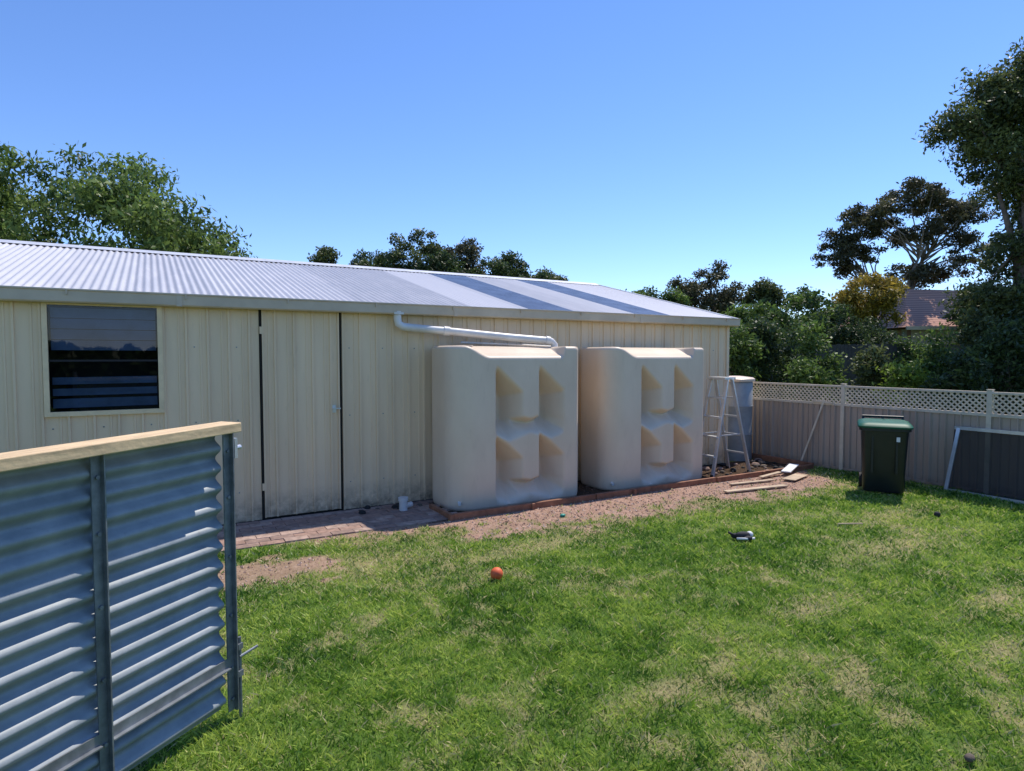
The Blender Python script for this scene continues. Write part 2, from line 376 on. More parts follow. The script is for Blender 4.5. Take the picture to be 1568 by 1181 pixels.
# roof
mb=MB(); RX0,RX1=XL-.12,.12
xs=np.arange(RX0,RX1,.0127)
def roofz(yy): return WH+.03+(RZ-WH)*(1-abs(yy-D/2)/(D/2))
lights=((-3.98,-3.22),(-2.05,-1.35))
cor=.011*np.sin(2*np.pi*xs/.076)
for side in (0,1):
    ys=np.array([-.13,.9,1.9,2.9,D/2]) if side==0 else np.array([D/2,D+.13])
    G=np.array([[(xv,yy,roofz(yy)+cv) for xv,cv in zip(xs,cor)] for yy in ys]); mb.grid(G,m_roof)
ro=mb.obj('roof',shed,smooth=True)
me=ro.data; me.materials.append(m_sky)
sheet=np.random.default_rng(5).random(40)
co=np.array([v.co[:] for v in me.vertices]); tint=sheet[((co[:,0]-RX0)/.762).astype(int)]
at=me.attributes.new('tint','FLOAT','POINT'); at.data.foreach_set('value',tint.astype(np.float32))
for p in me.polygons:
    cx_=p.center.x
    if p.center.y<D/2 and any(a_<cx_<b_ for a_,b_ in lights): p.material_index=1
mb=MB()
mb.grid([[(RX0-.01,D/2-.2,roofz(D/2-.2)+.016),(RX0-.01,D/2,RZ+.065),(RX0-.01,D/2+.2,roofz(D/2+.2)+.016)],[(RX1+.01,D/2-.2,roofz(D/2-.2)+.016),(RX1+.01,D/2,RZ+.065),(RX1+.01,D/2+.2,roofz(D/2+.2)+.016)]],m_cap)
for xe in (RX0,RX1):
    for s_ in (0,1):
        y0,y1=(-.13,D/2-.0) if s_==0 else (D+.13,D/2)
        mb.beam((xe,y0,roofz(y0)-.01),(xe,y1,roofz(y1)-.01),.03,.07,m_cap)
mb.obj('ridge_and_barge_caps',shed)
mb=MB()
for yb,sg in ((-.035,-1),(D+.035,1)):
    pr=[(0,.03),(0,-.085),(.02,-.098),(.105,-.098),(.118,-.085),(.122,.012),(.134,.018),(.134,.032),(.118,.034),(.114,.01),(.112,-.08),(.01,-.085)]
    G=[[(xv,yb+sg*a_,WH-.01+b_) for a_,b_ in pr] for xv in (RX0,RX1)]
    mb.grid(G,m_trim)
    for xv in (RX0,RX1):
        mb.add([(xv,yb+sg*a_,WH-.01+b_) for a_,b_ in pr[:6]],[(0,1,2,3,4,5)],m_trim)
for xv in np.arange(RX0+.5,RX1,1.0): mb.box((xv,-.176,WH-.035),(xv+.012,-.156,WH+.02),m_trim)
for xv in (-8.3,-5.2,-2.1): mb.box((xv,-.160,WH-.108),(xv+.05,-.152,WH+.01),m_trim)
mb.box((XL,-.03,WH-.09),(0,-.0215,WH+.02),m_trim)
mb.obj('gutter',shed)

# ---------------- water tanks ----------------
def tank(name,x0,ydep=.72):
    L=1.83; r=.30; H=1.98; rb=.045
    pts=[]
    def arc(cx,cy,a0,a1,n): return [(cx+r*math.cos(a0+(a1-a0)*i/n),cy+r*math.sin(a0+(a1-a0)*i/n)) for i in range(n)]
    pts+=arc(r,-ydep+r,math.pi,1.5*math.pi,14)
    nF=170; pts+=[(r+(L-r-.10-0)*i/nF,-ydep) for i in range(nF)]
    r2=.10
    pts+=[(L-r2+r2*math.cos(-math.pi/2+math.pi/2*i/8),-ydep+r2+r2*math.sin(-math.pi/2+math.pi/2*i/8)) for i in range(8)]
    pts+=[(L,-ydep+r2+(ydep-r2-.1)*i/8) for i in range(8)]
    pts+=[(L-.1+.1*math.cos(math.pi/2*i/5),-.1+.1*math.sin(math.pi/2*i/5)) for i in range(5)]
    pts+=[(L-.1-(L-.2)*i/20,0) for i in range(20)]
    pts+=[(.1+.1*math.cos(math.pi/2+math.pi/2*i/5),-.1+.1*math.sin(math.pi/2+math.pi/2*i/5)) for i in range(5)]
    pts+=[(0,-.1-(ydep-r-.1)*i/8) for i in range(8)]
    P=np.array(pts); X=P[:,0];Y=P[:,1]
    def Htop(X,Y):
        S=sst(.16,.5,X)*(1-sst(1.54,1.60,X)); F=sst(.30,.72,-Y)
        return H-.125*S*F
    front=sst(.45,.70,-Y)*sst(.1,.3,X)*(1-sst(L-.12,L-.02,X))
    def disp(X,z):
        d=np.zeros_like(X)
        for zt,zm,zb in ((1.58,1.06,.84),(.76,.29,.06)):
            best=np.zeros_like(X); k=np.zeros_like(X)
            for xc in (.75,1.37):
                u=(X-xc)/.17          # -1 left edge .. 1 right edge
                ceil=np.clip((zt-.15*u-z)/.22,0,1)           # ceiling falls from left to right
                floor=np.clip((z-(zb-.02+.10*(u*.5+.5)*0+.07*np.abs(u)))/(zm-zb),0,1)
                left=np.clip((u+1.02)/.22,0,1)               # steep left cheek
                right=np.clip((1.15-u)/1.05,0,1)             # long raking right cheek
                best=np.maximum(best,.30*np.minimum(np.minimum(ceil,floor),np.minimum(left,right)))
                k=np.maximum(k,np.clip(1.35-np.abs(u)*.75,0,1))
            # ledge running through the waist, pinched where it crosses the columns
            zl0=zb-.0+.075*(1-k); zl1=zm+.01-.055*(1-k)
            led=np.clip((z-zl0)/(zl1-zl0),0,1); und=1-np.clip((z-zl1)/.05,0,1)
            xw=np.clip((X-.57)/.06,0,1)*np.clip((1.57-X)/.10,0,1)
            d=np.maximum(d,np.maximum(best,(.15+.05*k)*np.where(z<=zl1,led,und)*xw))
        return d
    rows=[]
    zs=[0,.004,.02,.05]+list(np.linspace(.07,1-.045,150))
    for q,f_ in enumerate(zs):
        Ht=Htop(X,Y)-rb; z=f_*Ht/(1-.045) if f_>.06 else f_*np.ones_like(X)*1.9
        ins=.025 if q==0 else (.012 if q==1 else (.004 if q==2 else 0))
        cxm,cym=L/2,-ydep/2
        nx=(X-cxm)/(L/2);ny=(Y-cym)/(ydep/2)
        rows.append(np.stack([X-ins*nx,Y-ins*ny+front*disp(X,z),z],-1))
    base=np.stack([X,Y],-1); tang=np.roll(base,-1,0)-np.roll(base,1,0); tang/=np.linalg.norm(tang,axis=1)[:,None]
    nrm=np.stack([-tang[:,1],tang[:,0]],-1)
    for th in np.linspace(.2,math.pi/2,6):
        o=rb*(1-math.cos(th)); p=base+nrm*o
        rows.append(np.stack([p[:,0],p[:,1],Htop(p[:,0],p[:,1])-rb+rb*math.sin(th)],-1))
    p0=base+nrm*rb
    ctr=np.stack([np.clip(p0[:,0],.3,L-.3),np.full(len(p0),-ydep/2)],-1)
    for f_ in (.2,.4,.6,.8,1):
        p=p0*(1-f_)+ctr*f_; rows.append(np.stack([p[:,0],p[:,1],Htop(p[:,0],p[:,1])],-1))
    R=np.array(rows)
    for it in range(4):
        yy=R[...,1].copy(); a_=yy.copy()
        a_[1:-1]=(yy[:-2]+2*yy[1:-1]+yy[2:])/4; a2=(np.roll(a_,1,1)+2*a_+np.roll(a_,-1,1))/4
        msk=(front[None,:]>.98)&(np.arange(len(R))[:,None]>4)&(np.arange(len(R))[:,None]<len(zs)-2)
        R[...,1]=np.where(msk,a2,yy)
    mb=MB(); mb.grid(R,m_tank,True)
    mb.tube([(.12,-ydep+.13,.12),(.09,-ydep+.03,.10)],.02,m_pvc,8)
    mb.tube([(.34,-.33,1.93),(.34,-.33,1.99)],.10,m_tank,20)
    o=mb.obj(name,smooth=True,loc=(x0,-.08,.0),angle=60); return o
tank('rainwater_tank',-5.51); t2=tank('rainwater_tank.001',-3.20)

# downpipe
mb=MB()
path=[(-5.93,-.10,2.40),(-5.93,-.10,2.31),(-5.92,-.105,2.25),(-5.87,-.12,2.215),(-5.80,-.14,2.205),(-5.35,-.22,2.17),(-4.5,-.34,2.10),(-3.98,-.42,2.065),(-3.90,-.43,2.05),(-3.86,-.44,2.01),(-3.86,-.44,1.9)]
mb.tube(path,.048,m_pvc,16)
mb.tube([path[0],(-5.93,-.10,2.36)],.06,m_pvc,16)
def lerp(a,b_,f_): return tuple(a[i]+(b_[i]-a[i])*f_ for i in range(3))
mb.tube([lerp(path[4],path[5],.95),lerp(path[5],path[6],.06)],.058,m_pvc,16)
mb.tube([(-3.99,-.418,2.067),(-3.93,-.426,2.058)],.058,m_pvc,16)
mb.box((-5.99,-.16,2.36),(-5.87,-.02,2.385),m_pvc)
mb.tube([(-5.1,-.15,2.03),(-4.2,-.25,2.0),(-3.75,-.3,1.98)],.014,m_pvc,8)
mb.obj('downpipe',smooth=True,angle=50)
mb=MB(); mb.tube([(-5.97,-.36,0),(-5.97,-.36,.13)],.05,m_pvc,14); mb.tube([(-5.97,-.36,.13),(-5.97,-.36,.17)],.06,m_pvc,14); mb.tube([(-5.97,-.36,.06),(-5.85,-.3,.06)],.035,m_pvc,12)
mb.obj('drain_riser',smooth=True,angle=50)

# ---------------- garden edging, planks ----------------
mb=MB()
for a_,b_ in ((-5.62,-3.62),(-3.60,-1.40),(-1.38,.86)):
    mb.beam((a_,-1.03+random.uniform(-.01,.01),.035),(b_,-1.02+random.uniform(-.02,.02),.035),.045,.08,m_sleeper)
mb.beam((-5.645,-1.05,.035),(-5.645,-.42,.03),.045,.075,m_sleeper); mb.beam((.87,-1.05,.045),(.87,.6,.045),.05,.10,m_sleeper)
for xv in (-4.6,-3.0,-.4): mb.box((xv,-1.085,-.05),(xv+.04,-1.052,.075),m_sleeper)
mb.obj('timber_garden_edging',bevel=.006)
mb=MB(); mb.beam((-1.85,-1.60,.02),(-.80,-1.76,.025),.09,.02,m_plank); mb.beam((-1.4,-1.30,.02),(-.6,-1.40,.022),.06,.018,m_plank)
mb.obj('timber_plank',bevel=.003)
mb=MB(); mb.beam((-.45,-1.55,.035),(.1,-1.38,.03),.19,.012,m_plank); mb.beam((-.1,-1.25,.07),(.45,-1.0,.10),.14,.018,m_white); mb.beam((-.62,-1.2,.03),(-.1,-1.15,.05),.07,.018,m_plank)
mb.obj('offcut_boards',bevel=.002)
mb=MB()
for i in range(60):
    if i<46: xx=random.uniform(-1.1,.75); yy=random.uniform(-.95,-.1)
    else: xx=random.uniform(-6.5,-5.6); yy=random.uniform(-.3,-.05)
    r_=random.uniform(.02,.06)
    mb.ball((xx,yy,r_*.4),r_,random.choice([m_rub,m_bark,m_pv[2]]),(random.uniform(.7,1.4),random.uniform(.7,1.3),.6),4)
mb.obj('rubble')

# ---------------- ladder ----------------
mb=MB()
Lz=1.50; xt=-.72; y0,y1=-.72,-.30
for sgn,foot in ((-1,-1.12),(1,-.28)):
    inset=.05
    for yy,yt in ((y0,y0+inset),(y1,y1-inset)):
        mb.beam((foot,yy,.0),(xt+sgn*.05,yt,Lz),.028,.055,m_alu,up=(0,1,0))
        mb.box((foot-.03,yy-.025,0),(foot+.03,yy+.025,.03),m_rub)
    for i in range(1,5):
        f_=i/5; xx=foot+(xt+sgn*.05-foot)*f_; zz=Lz*f_
        if sgn<0: mb.box((xx-.04,y0+inset*f_,zz-.012),(xx+.04,y1-inset*f_,zz+.012),m_alu)
        else: mb.beam((xx,y0+inset*f_,zz),(xx,y1-inset*f_,zz),.02,.03,m_alu)
mb.box((xt-.12,y0+.03,Lz-.01),(xt+.12,y1-.03,Lz+.025),m_alu)
for yy in (y0+.03,y1-.03): mb.beam((-.95,yy,.62),(-.47,yy,.62),.008,.02,m_alu)
mb.obj('step_ladder',bevel=.002)

mb=MB(); prof=[(.29,0),(.30,.03),(.30,.45),(.31,.47),(.30,.49),(.30,.95),(.31,.97),(.30,.99),(.30,1.38),(.27,1.42)]
mb.grid([[(r_*math.cos(2*math.pi*j/28),r_*math.sin(2*math.pi*j/28),z) for j in range(28)] for r_,z in prof],m_greytank,True)
mb.grid([[(r_*math.cos(2*math.pi*j/28),r_*math.sin(2*math.pi*j/28),z) for j in range(28)] for r_,z in ((.30,1.40),(.335,1.41),(.335,1.45),(.30,1.475),(.1,1.50),(.001,1.50))],m_tank,True)
mb.obj('small_grey_tank',smooth=True,loc=(.56,.30,0),angle=40)

# ---------------- fence ----------------
mb=MB(); FX=1.13; bay=2.03
posts=[1.38*-1 - bay*i for i in range(-5,6)]
for i,yp in enumerate(posts):
    mb.box((FX-.03,yp-.03,0),(FX+.03,yp+.03,1.40),m_lat); mb.box((FX-.036,yp-.036,1.40),(FX+.036,yp+.036,1.412),m_lat)
fprof=[(0,0),(.40,0),(.47,1),(.53,1),(.60,0),(.93,0),(.95,.45),(.98,.45)]
for i in range(len(posts)-1):
    b1,b0=posts[i]-.03,posts[i+1]+.03
    cladding(mb,b0,b1,.05,1.06,FX,m_fence,pitch=.197,off=b0,axis='y',rib=.036,prof=fprof)
    mb.box((FX-.028,b0,1.05),(FX+.028,b1,1.09),m_lat); mb.box((FX-.028,b0,1.35),(FX+.028,b1,1.38),m_lat); mb.box((FX-.022,b0,.0),(FX+.022,b1,.05),m_fence)
    z0,z1=1.09,1.35; hh=z1-z0; st=.075
    c_=b0-hh
    while c_<b1:
        for q,(ya,yb) in enumerate(((c_,c_+hh),(c_+hh,c_))):
            za,zb=z0,z1
            def clip(ya,za,yb,zb):
                if ya>yb: ya,za,yb,zb=yb,zb,ya,za
                if yb<=b0 or ya>=b1: return None
                s_=(zb-za)/(yb-ya)
                if ya<b0: za+=s_*(b0-ya); ya=b0
                if yb>b1: zb-=s_*(yb-b1); yb=b1
                return ya,za,yb,zb
            r_=clip(ya,za,yb,zb)
            if r_ and r_[2]-r_[0]>.01: mb.beam((FX-.004+.008*q,r_[0],r_[1]),(FX-.004+.008*q,r_[2],r_[3]),.020,.006,m_lat,up=(1,0,0))
        c_+=st
mb.obj('boundary_fence')

# ---------------- wheelie bin ----------------
mb=MB()
def rrect(w,d,r,z,n=5,cy=0):
    o=[]
    for cx_,cy_,a0 in ((w/2-r,d/2-r,0),(-w/2+r,d/2-r,math.pi/2),(-w/2+r,-d/2+r,math.pi),(w/2-r,-d/2+r,1.5*math.pi)):
        for i in range(n+1):
            a_=a0+math.pi/2*i/n; o.append((cx_+r*math.cos(a_),cy+cy_+r*math.sin(a_),z))
    return o
secs=[rrect(.46,.46,.05,.03),rrect(.48,.48,.06,.05),rrect(.50,.52,.06,.35,cy=-.01),rrect(.54,.60,.06,.80,cy=-.03),rrect(.545,.61,.06,.86,cy=-.03),rrect(.60,.67,.07,.865,cy=-.03),rrect(.60,.67,.07,.915,cy=-.03),rrect(.56,.63,.06,.918,cy=-.03)]
mb.grid(secs,m_bin,True)
lid=[rrect(.63,.72,.08,.905,cy=-.04),rrect(.635,.73,.08,.925,cy=-.04),rrect(.60,.69,.08,.955,cy=-.03),rrect(.50,.56,.09,.975,cy=-.02),rrect(.46,.5,.08,.972,cy=-.02),rrect(.05,.05,.02,.985,cy=-.02)]
mb.grid(lid,m_lid,True)
mb.tube([(-.25,.33,1.0),(.25,.33,1.0)],.018,m_bin,10)
for xx in (-.24,0,.24): mb.beam((xx,.28,.90),(xx,.335,1.0),.03,.03,m_bin)
for xx in (-.25,.25): mb.tube([(xx-.025,.22,.10),(xx+.025,.22,.10)],.10,m_rub,20)
mb.tube([(-.25,.22,.10),(.25,.22,.10)],.012,m_galv,8)
for xx in (-.14,.14): mb.box((xx-.012,-.33,.3),(xx+.012,-.25,.78),m_bin)
mb.box((.13,-.352,.73),(.17,-.335,.79),m_white)
mb.obj('wheelie_bin',smooth=True,loc=(.12,-2.59,0),rotz=math.radians(-58),angle=40)

mb=MB(); ya,yb=-3.02,-5.05
def sp(y,f_): return (.90+.19*f_,y-.0,.015+.85*f_)
for f0 in (0,1): mb.beam(sp(ya,f0),sp(yb,f0),.03,.045,m_alu)
mb.beam(sp(ya-.0,0),sp(ya-.05,1),.045,.03,m_alu,up=(1,0,0)); mb.beam(sp(yb,0),sp(yb,1),.045,.03,m_alu,up=(1,0,0))
mb.add([sp(ya,0),sp(yb,0),sp(yb,1),sp(ya,1)],[(0,1,2,3)],m_mesh)
mb.obj('flyscreen_door')
mb=MB(); mb.beam((1.00,-.72,.01),(1.085,-1.08,1.13),.02,.03,m_lat); mb.beam((1.085,-.86,1.11),(1.085,-1.22,1.09),.02,.03,m_lat)
mb.obj('leaning_rake')

# ---------------- lawn things ----------------
mb=MB(); mb.ball((0,0,.052),.052,m_ball,n=14); mb.obj('orange_ball',smooth=True,loc=(-6.11,-2.95,.012))
mb=MB()
mb.ball((0,0,.045),.05,m_blk,(1.7,.8,.8),8); mb.ball((.075,.01,.05),.036,m_white,(1,1,.9),8); mb.ball((-.07,.03,.035),.035,m_blk,(1.2,.8,.8),8); mb.ball((.03,-.05,.03),.035,m_blk,(1.4,.9,.7),8)
mb.tube([(-.1,0,.05),(-.13,.04,.07),(-.09,.07,.04)],.012,m_blk,6); mb.tube([(-.09,-.05,.03),(0,-.07,.03),(.09,-.06,.03)],.012,m_white,6)
mb.obj('old_sneaker',smooth=True,loc=(-3.43,-3.20,.01),rotz=-.4)
mb=MB(); mb.ball((0,0,.03),.034,m_blk,n=8); mb.obj('small_dark_ball',smooth=True,loc=(-.77,-3.71,.01))
mb=MB(); mb.ball((0,0,.018),.022,m_bark,(1.3,.9,.8),6); mb.obj('dog_chew',smooth=True,loc=(-5.35,-6.04,.012))
mb=MB(); mb.beam((-2.1,-3.36,.03),(-1.88,-3.5,.035),.018,.012,m_plank); mb.obj('timber_stick')
mb=MB(); mb.ball((0,0,.02),.03,m_teal,(1.2,.9,.6),6); mb.obj('teal_toy',smooth=True,loc=(-4.49,-1.56,.01))

# ---------------- gate ----------------
gx0,gy0=-8.211,-3.973; gdir=math.atan2(-.61,-.79)
gate=empty('side_gate',(gx0,gy0,0),gdir)
GL=1.75; SAG=.02
mb=MB(); zs=np.arange(.07,1.46,.0125); pit=.098
xs=[.05,.5,1.0,1.4,GL]
G=[[(xv,.0+.021*math.sin(2*math.pi*z/pit),z-SAG*xv) for xv in xs] for z in zs]; mb.grid(G,m_corr)
mb.obj('corrugated_sheet',gate,smooth=True)
mb=MB()
for xp in (.02,.67,1.25,1.72):
    mb.box((xp-.022,.022,.06),(xp+.022,.028,1.475),m_galv); mb.box((xp-.022,-.02 if xp<.1 else .028,.06),(xp-.016,.05,1.475),m_galv)
mb.box((.042,.0225,.285),(.648,.029,.335),m_galv); mb.box((.692,.0225,.285),(1.228,.029,.335),m_galv); mb.box((1.272,.0225,.285),(GL-.06,.029,.335),m_galv)
mb.box((.042,.029,.285),(.645,.05,.291),m_galv);mb.box((.692,.029,.285),(1.22,.05,.291),m_galv)
mb.box((-.012,-.03,.05),(-.003,.03,1.47),m_galv)
for z in (.12,.28,.55,.85,1.15,1.38):
    for xp in (.02,.67): mb.tube([(xp,.03,z),(xp,.037,z)],.009,m_galv,6)
mb.tube([(-.02,.04,.32),(-.12,.06,.335)],.007,m_galv,8); mb.tube([(-.025,.035,0.0),(-.025,.035,.42)],.009,m_galv,8)
mb.box((-.035,.02,.22),(-.005,.05,.25),m_galv);mb.box((-.035,.02,.36),(-.005,.05,.39),m_galv)
mb.box((-.03,.01,1.34),(-.012,.045,1.44),m_alu); mb.tube([(-.03,.03,1.39),(-.06,.03,1.39)],.012,m_alu,8)
mb.v=[(a,b_,c-SAG*a) for a,b_,c in mb.v]
mb.obj('steel_frame',gate)
mb=MB(); mb.box((.0,-.03,1.478),(GL,.105,1.525),m_pine); mb.v=[(a,b_,c-SAG*a) for a,b_,c in mb.v]; mb.obj('timber_cap',gate,bevel=.004)
mb=MB(); mb.tube([(GL+.06,0,-.1),(GL+.06,0,1.6)],.03,m_galv,12); mb.obj('hinge_post',gate)

# ---------------- trees ----------------
def tree(name,X,Y,crown,trunk_r=.18,fork=.35,leaf=.13,per=260,cr=.65,lm=lf_mid,bark=m_bark,seed=1,droop=0.,flat=.75,aspect=.42,limbs=26,trunk=True,hollow=.45):
    r=np.random.default_rng(seed); sx,sy=site(X,Y)
    C=[]
    for (dx,dy,z,rx,ry,rz,n) in crown:
        v=r.normal(size=(n,3)); v/=np.linalg.norm(v,axis=1)[:,None]; v*=(hollow+(1-hollow)*r.random((n,1))**.6)
        C.append(np.array([dx,dy,z])+v*np.array([rx,ry,rz]))
    C=np.concatenate(C); C=C[C[:,2]>.15]
    R=cr*r.uniform(.55,1.25,len(C)); cnt=np.maximum(20,(per*(R/cr)**2)).astype(int)
    ci=np.repeat(np.arange(len(C)),cnt); n=len(ci)
    v=r.normal(size=(n,3)); v/=np.linalg.norm(v,axis=1)[:,None]; rad=np.minimum(1.15,r.random(n)**.45*(1+.2*r.normal(size=n)))
    pos=C[ci]+v*rad[:,None]*R[ci][:,None]*np.array([1,1,flat])
    pos[:,2]-=droop*R[ci]*r.random(n)*.8
    ax=r.normal(size=(n,3)); ax[:,2]-=droop*2.0; ax/=np.linalg.norm(ax,axis=1)[:,None]
    nr=r.normal(size=(n,3))+np.array([0,0,.9]); sd=np.cross(ax,nr); sd/=np.linalg.norm(sd,axis=1)[:,None]+1e-9
    L=(leaf*r.uniform(.6,1.3,n))[:,None]; Wd=L*aspect
    Q=np.stack([pos-ax*L*.5,pos+sd*Wd*.5,pos+ax*L*.5,pos-sd*Wd*.5],1)
    Q[...,2]=np.maximum(Q[...,2],.02)
    ct=r.uniform(-.22,.22,len(C))
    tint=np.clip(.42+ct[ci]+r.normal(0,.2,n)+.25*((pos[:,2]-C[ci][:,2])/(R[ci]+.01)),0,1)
    mb=MB()
    top=C[:,2].max(); cen=C.mean(0); fz=max(.3,top*fork)
    if trunk:
        f=Vector((cen[0]*.25,cen[1]*.25,fz)); tp=[Vector((0,0,-.1)),Vector((cen[0]*.05,0,fz*.4)),f]
        mb.tube(tp,[trunk_r*1.25,trunk_r,trunk_r*.8],bark,9)
        idx=r.permutation(len(C))[:limbs]
        mains=[Vector(C[i])*1.0 for i in idx[:6]]
        ml=[]
        for k_,e in enumerate(mains):
            e=f.lerp(e,.72); mid=f.lerp(e,.5)+Vector((r.normal()*.15,r.normal()*.15,.15+.2*abs(r.normal())))
            mb.tube([f,f.lerp(mid,.5)+Vector((r.normal()*.06,0,.03)),mid,e],[trunk_r*.62,trunk_r*.5,trunk_r*.38,trunk_r*.2],bark,7); ml.append((mid,e))
        for i in idx[6:]:
            c_=Vector(C[i]); best=min(ml,key=lambda me_:(me_[0].lerp(me_[1],.6)-c_).length); s_=best[0].lerp(best[1],r.random())
            mid=s_.lerp(c_,.5)+Vector((r.normal()*.12,r.normal()*.12,.08))
            mb.tube([s_,mid,c_],[trunk_r*.25,trunk_r*.16,trunk_r*.05],bark,5)
    e=empty(name,(sx,sy,0),-YAW)
    if trunk: mb.obj('trunk_and_limbs',e,smooth=True)
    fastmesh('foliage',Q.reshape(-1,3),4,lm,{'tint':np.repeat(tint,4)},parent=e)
    return n
tree('pinnate_tree',-12.0,17,[(0,0,4.9,4.0,3,2.5,95),(-2.9,0,5.3,2.6,2.5,2.2,50),(2.3,-.5,4.5,2.4,2.2,2.0,46)],leaf=.18,per=370,cr=.72,lm=lf_pin,seed=11,droop=.35,aspect=.36,limbs=30,flat=.75,hollow=.6)
tree('pinnate_tree',-8.75,17.5,[(0,0,3.9,1.6,1.6,1.3,30),(-.4,0,5.3,.55,.6,.8,6)],trunk_r=.1,leaf=.16,per=300,cr=.55,lm=lf_pin,seed=12,droop=.45,aspect=.34)
def Zof(y,Y): return 1.85+(546-y)/950*Y
def Xof(px,Y): return (px-784)/950*Y
for k_,(pc,hw,yt,Yd,lm_) in enumerate([(500,14,384,28,lf_euc),(570,34,384,28,lf_dark),(640,50,352,28,lf_euc),(708,42,366,29,lf_brown),(778,38,392,29,lf_dark),(845,34,410,30,lf_euc),(605,40,388,27,lf_dark),(680,40,378,27,lf_dark),(745,40,396,27,lf_dark),(815,34,406,28,lf_dark)]):
    z=Zof(yt,Yd); rx=hw/950*Yd
    tree('backyard_tree',Xof(pc,Yd),Yd,[(0,0,z-rx*1.1,rx*.9,rx*.85,rx*1.0,max(8,int(32*rx)))],trunk_r=.09,leaf=.16,per=200,cr=.38,lm=lm_,seed=30+k_,limbs=14,fork=.6)
tree('round_tree',Xof(1086,35),35,[(0,0,5.3,2.1,2,1.7,50)],leaf=.2,per=290,cr=.58,lm=lf_brown,bark=m_bark,seed=51,fork=.45)
for k_,(pc,hw,yt,Yd,lm_) in enumerate([(985,32,440,36,lf_mid),(945,22,450,36,lf_mid),(1030,25,450,33,lf_mid),(1165,28,432,34,lf_euc),(1215,40,440,33,lf_mid),(1140,40,470,25,lf_mid),(1180,45,462,22,lf_mid),(1240,50,448,24,lf_mid),(1495,36,440,26,lf_dark),(1290,40,450,27,lf_dark)]):
    z=Zof(yt,Yd); rx=hw/950*Yd
    tree('backyard_tree',Xof(pc,Yd),Yd,[(0,0,z-rx*1.2,rx*.9,rx*.9,rx*1.2,int(20+8*rx)),(0,0,z*.35,rx,rx*.8,z*.35,22)],trunk_r=.1,leaf=.2,per=190,cr=.5,lm=lm_,seed=60+k_,limbs=12,fork=.4)
tree('eucalyptus_tree',Xof(1378,32),32,[(-2.6,0,7.0,1.7,1.5,.9,32),(-1.6,0,9.0,1.5,1.5,.8,28),(.6,0,9.9,1.9,1.6,.7,34),(2.7,0,9.0,1.6,1.5,.9,30),(3.4,0,7.2,1.2,1.3,1.0,20),(1.0,0,6.1,2.2,1.3,.6,24),(-3.1,0,7.9,.8,.8,.7,12),(.3,0,8.2,2.2,1.5,.7,28)],trunk_r=.2,fork=.42,leaf=.18,per=190,cr=.46,lm=lf_brown,bark=m_barkpale,seed=77,limbs=70,flat=.6,hollow=.2)
tree('golden_tree',Xof(1332,25),25,[(0,0,4.1,1.4,1.1,1.0,40)],trunk_r=.1,leaf=.17,per=230,cr=.42,lm=lf_yel,seed=81)
tree('gum_tree',Xof(1560,16),16,[(.3,0,8.3,1.6,1.6,1.2,48),(-1.25,0,7.5,1.0,1.1,.8,30),(-.9,0,8.5,.6,.6,.5,10),(.3,0,9.2,.9,1,.7,20),(-.5,0,6.6,1.0,1.2,.6,18),(.8,0,6.3,1.2,1.4,1.0,24),(.2,0,4.7,1.1,1.4,.9,26),(-.3,0,3.5,.9,1.1,.8,20),(.6,0,3,1.5,1.4,1.3,34),(1.8,0,6,1.5,1.5,3,50)],trunk_r=.22,fork=.3,leaf=.13,per=280,cr=.46,lm=lf_euc,bark=m_bark,seed=90,limbs=60,flat=.8,hollow=.2)
for k_,(pc,hw,yt,Yd,lm_) in enumerate([(1130,30,500,16,lf_mid),(1165,40,478,17,lf_dark),(1205,34,500,18,lf_dark),(1250,36,496,15.5,lf_mid),(1235,28,540,14.5,lf_mid),(1338,26,532,15,lf_euc),(1290,40,470,22,lf_dark),(1335,34,478,23,lf_dark),(1395,30,514,20,lf_mid),(1385,34,556,14,lf_lime),(1430,34,510,15,lf_mid),(1495,34,440,15,lf_euc),(1535,40,470,13.5,lf_dark),(1470,36,540,13,lf_dark),(1590,50,440,14,lf_dark),(1660,70,430,14,lf_dark)]):
    z=Zof(yt,Yd); rx=hw/950*Yd
    tree('garden_shrub',Xof(pc,Yd),Yd,[(0,0,z*.52,rx*.85,rx*.85,z*.46,int(26+10*rx*z)),],trunk_r=.05,leaf=.12,per=140,cr=.33,lm=lm_,seed=100+k_,limbs=10,fork=.3,hollow=.3)
# distant treeline (one mass)
r=np.random.default_rng(3)
n=50000; a_=r.uniform(math.radians(-75),math.radians(85),n); rr=r.uniform(48,58,n); hmax=3.2+2.4*fbm(a_*14,a_*0,1,4,9)*1.5; zz=hmax*r.random(n)**.6
P0=np.stack([rr*np.sin(a_),rr*np.cos(a_),zz],-1); ax=r.normal(size=(n,3)); ax/=np.linalg.norm(ax,axis=1)[:,None]; sd=np.cross(ax,r.normal(size=(n,3))); sd/=np.linalg.norm(sd,axis=1)[:,None]
Q=np.stack([P0-ax*.45,P0+sd*.28,P0+ax*.45,P0-sd*.28],1)
o=fastmesh('distant_treeline',Q.reshape(-1,3),4,lf_dark,{'tint':np.repeat(np.clip(r.normal(.45,.25,n),0,1),4)}); o.location=(CX,CY,0); o.rotation_euler=(0,0,-YAW)
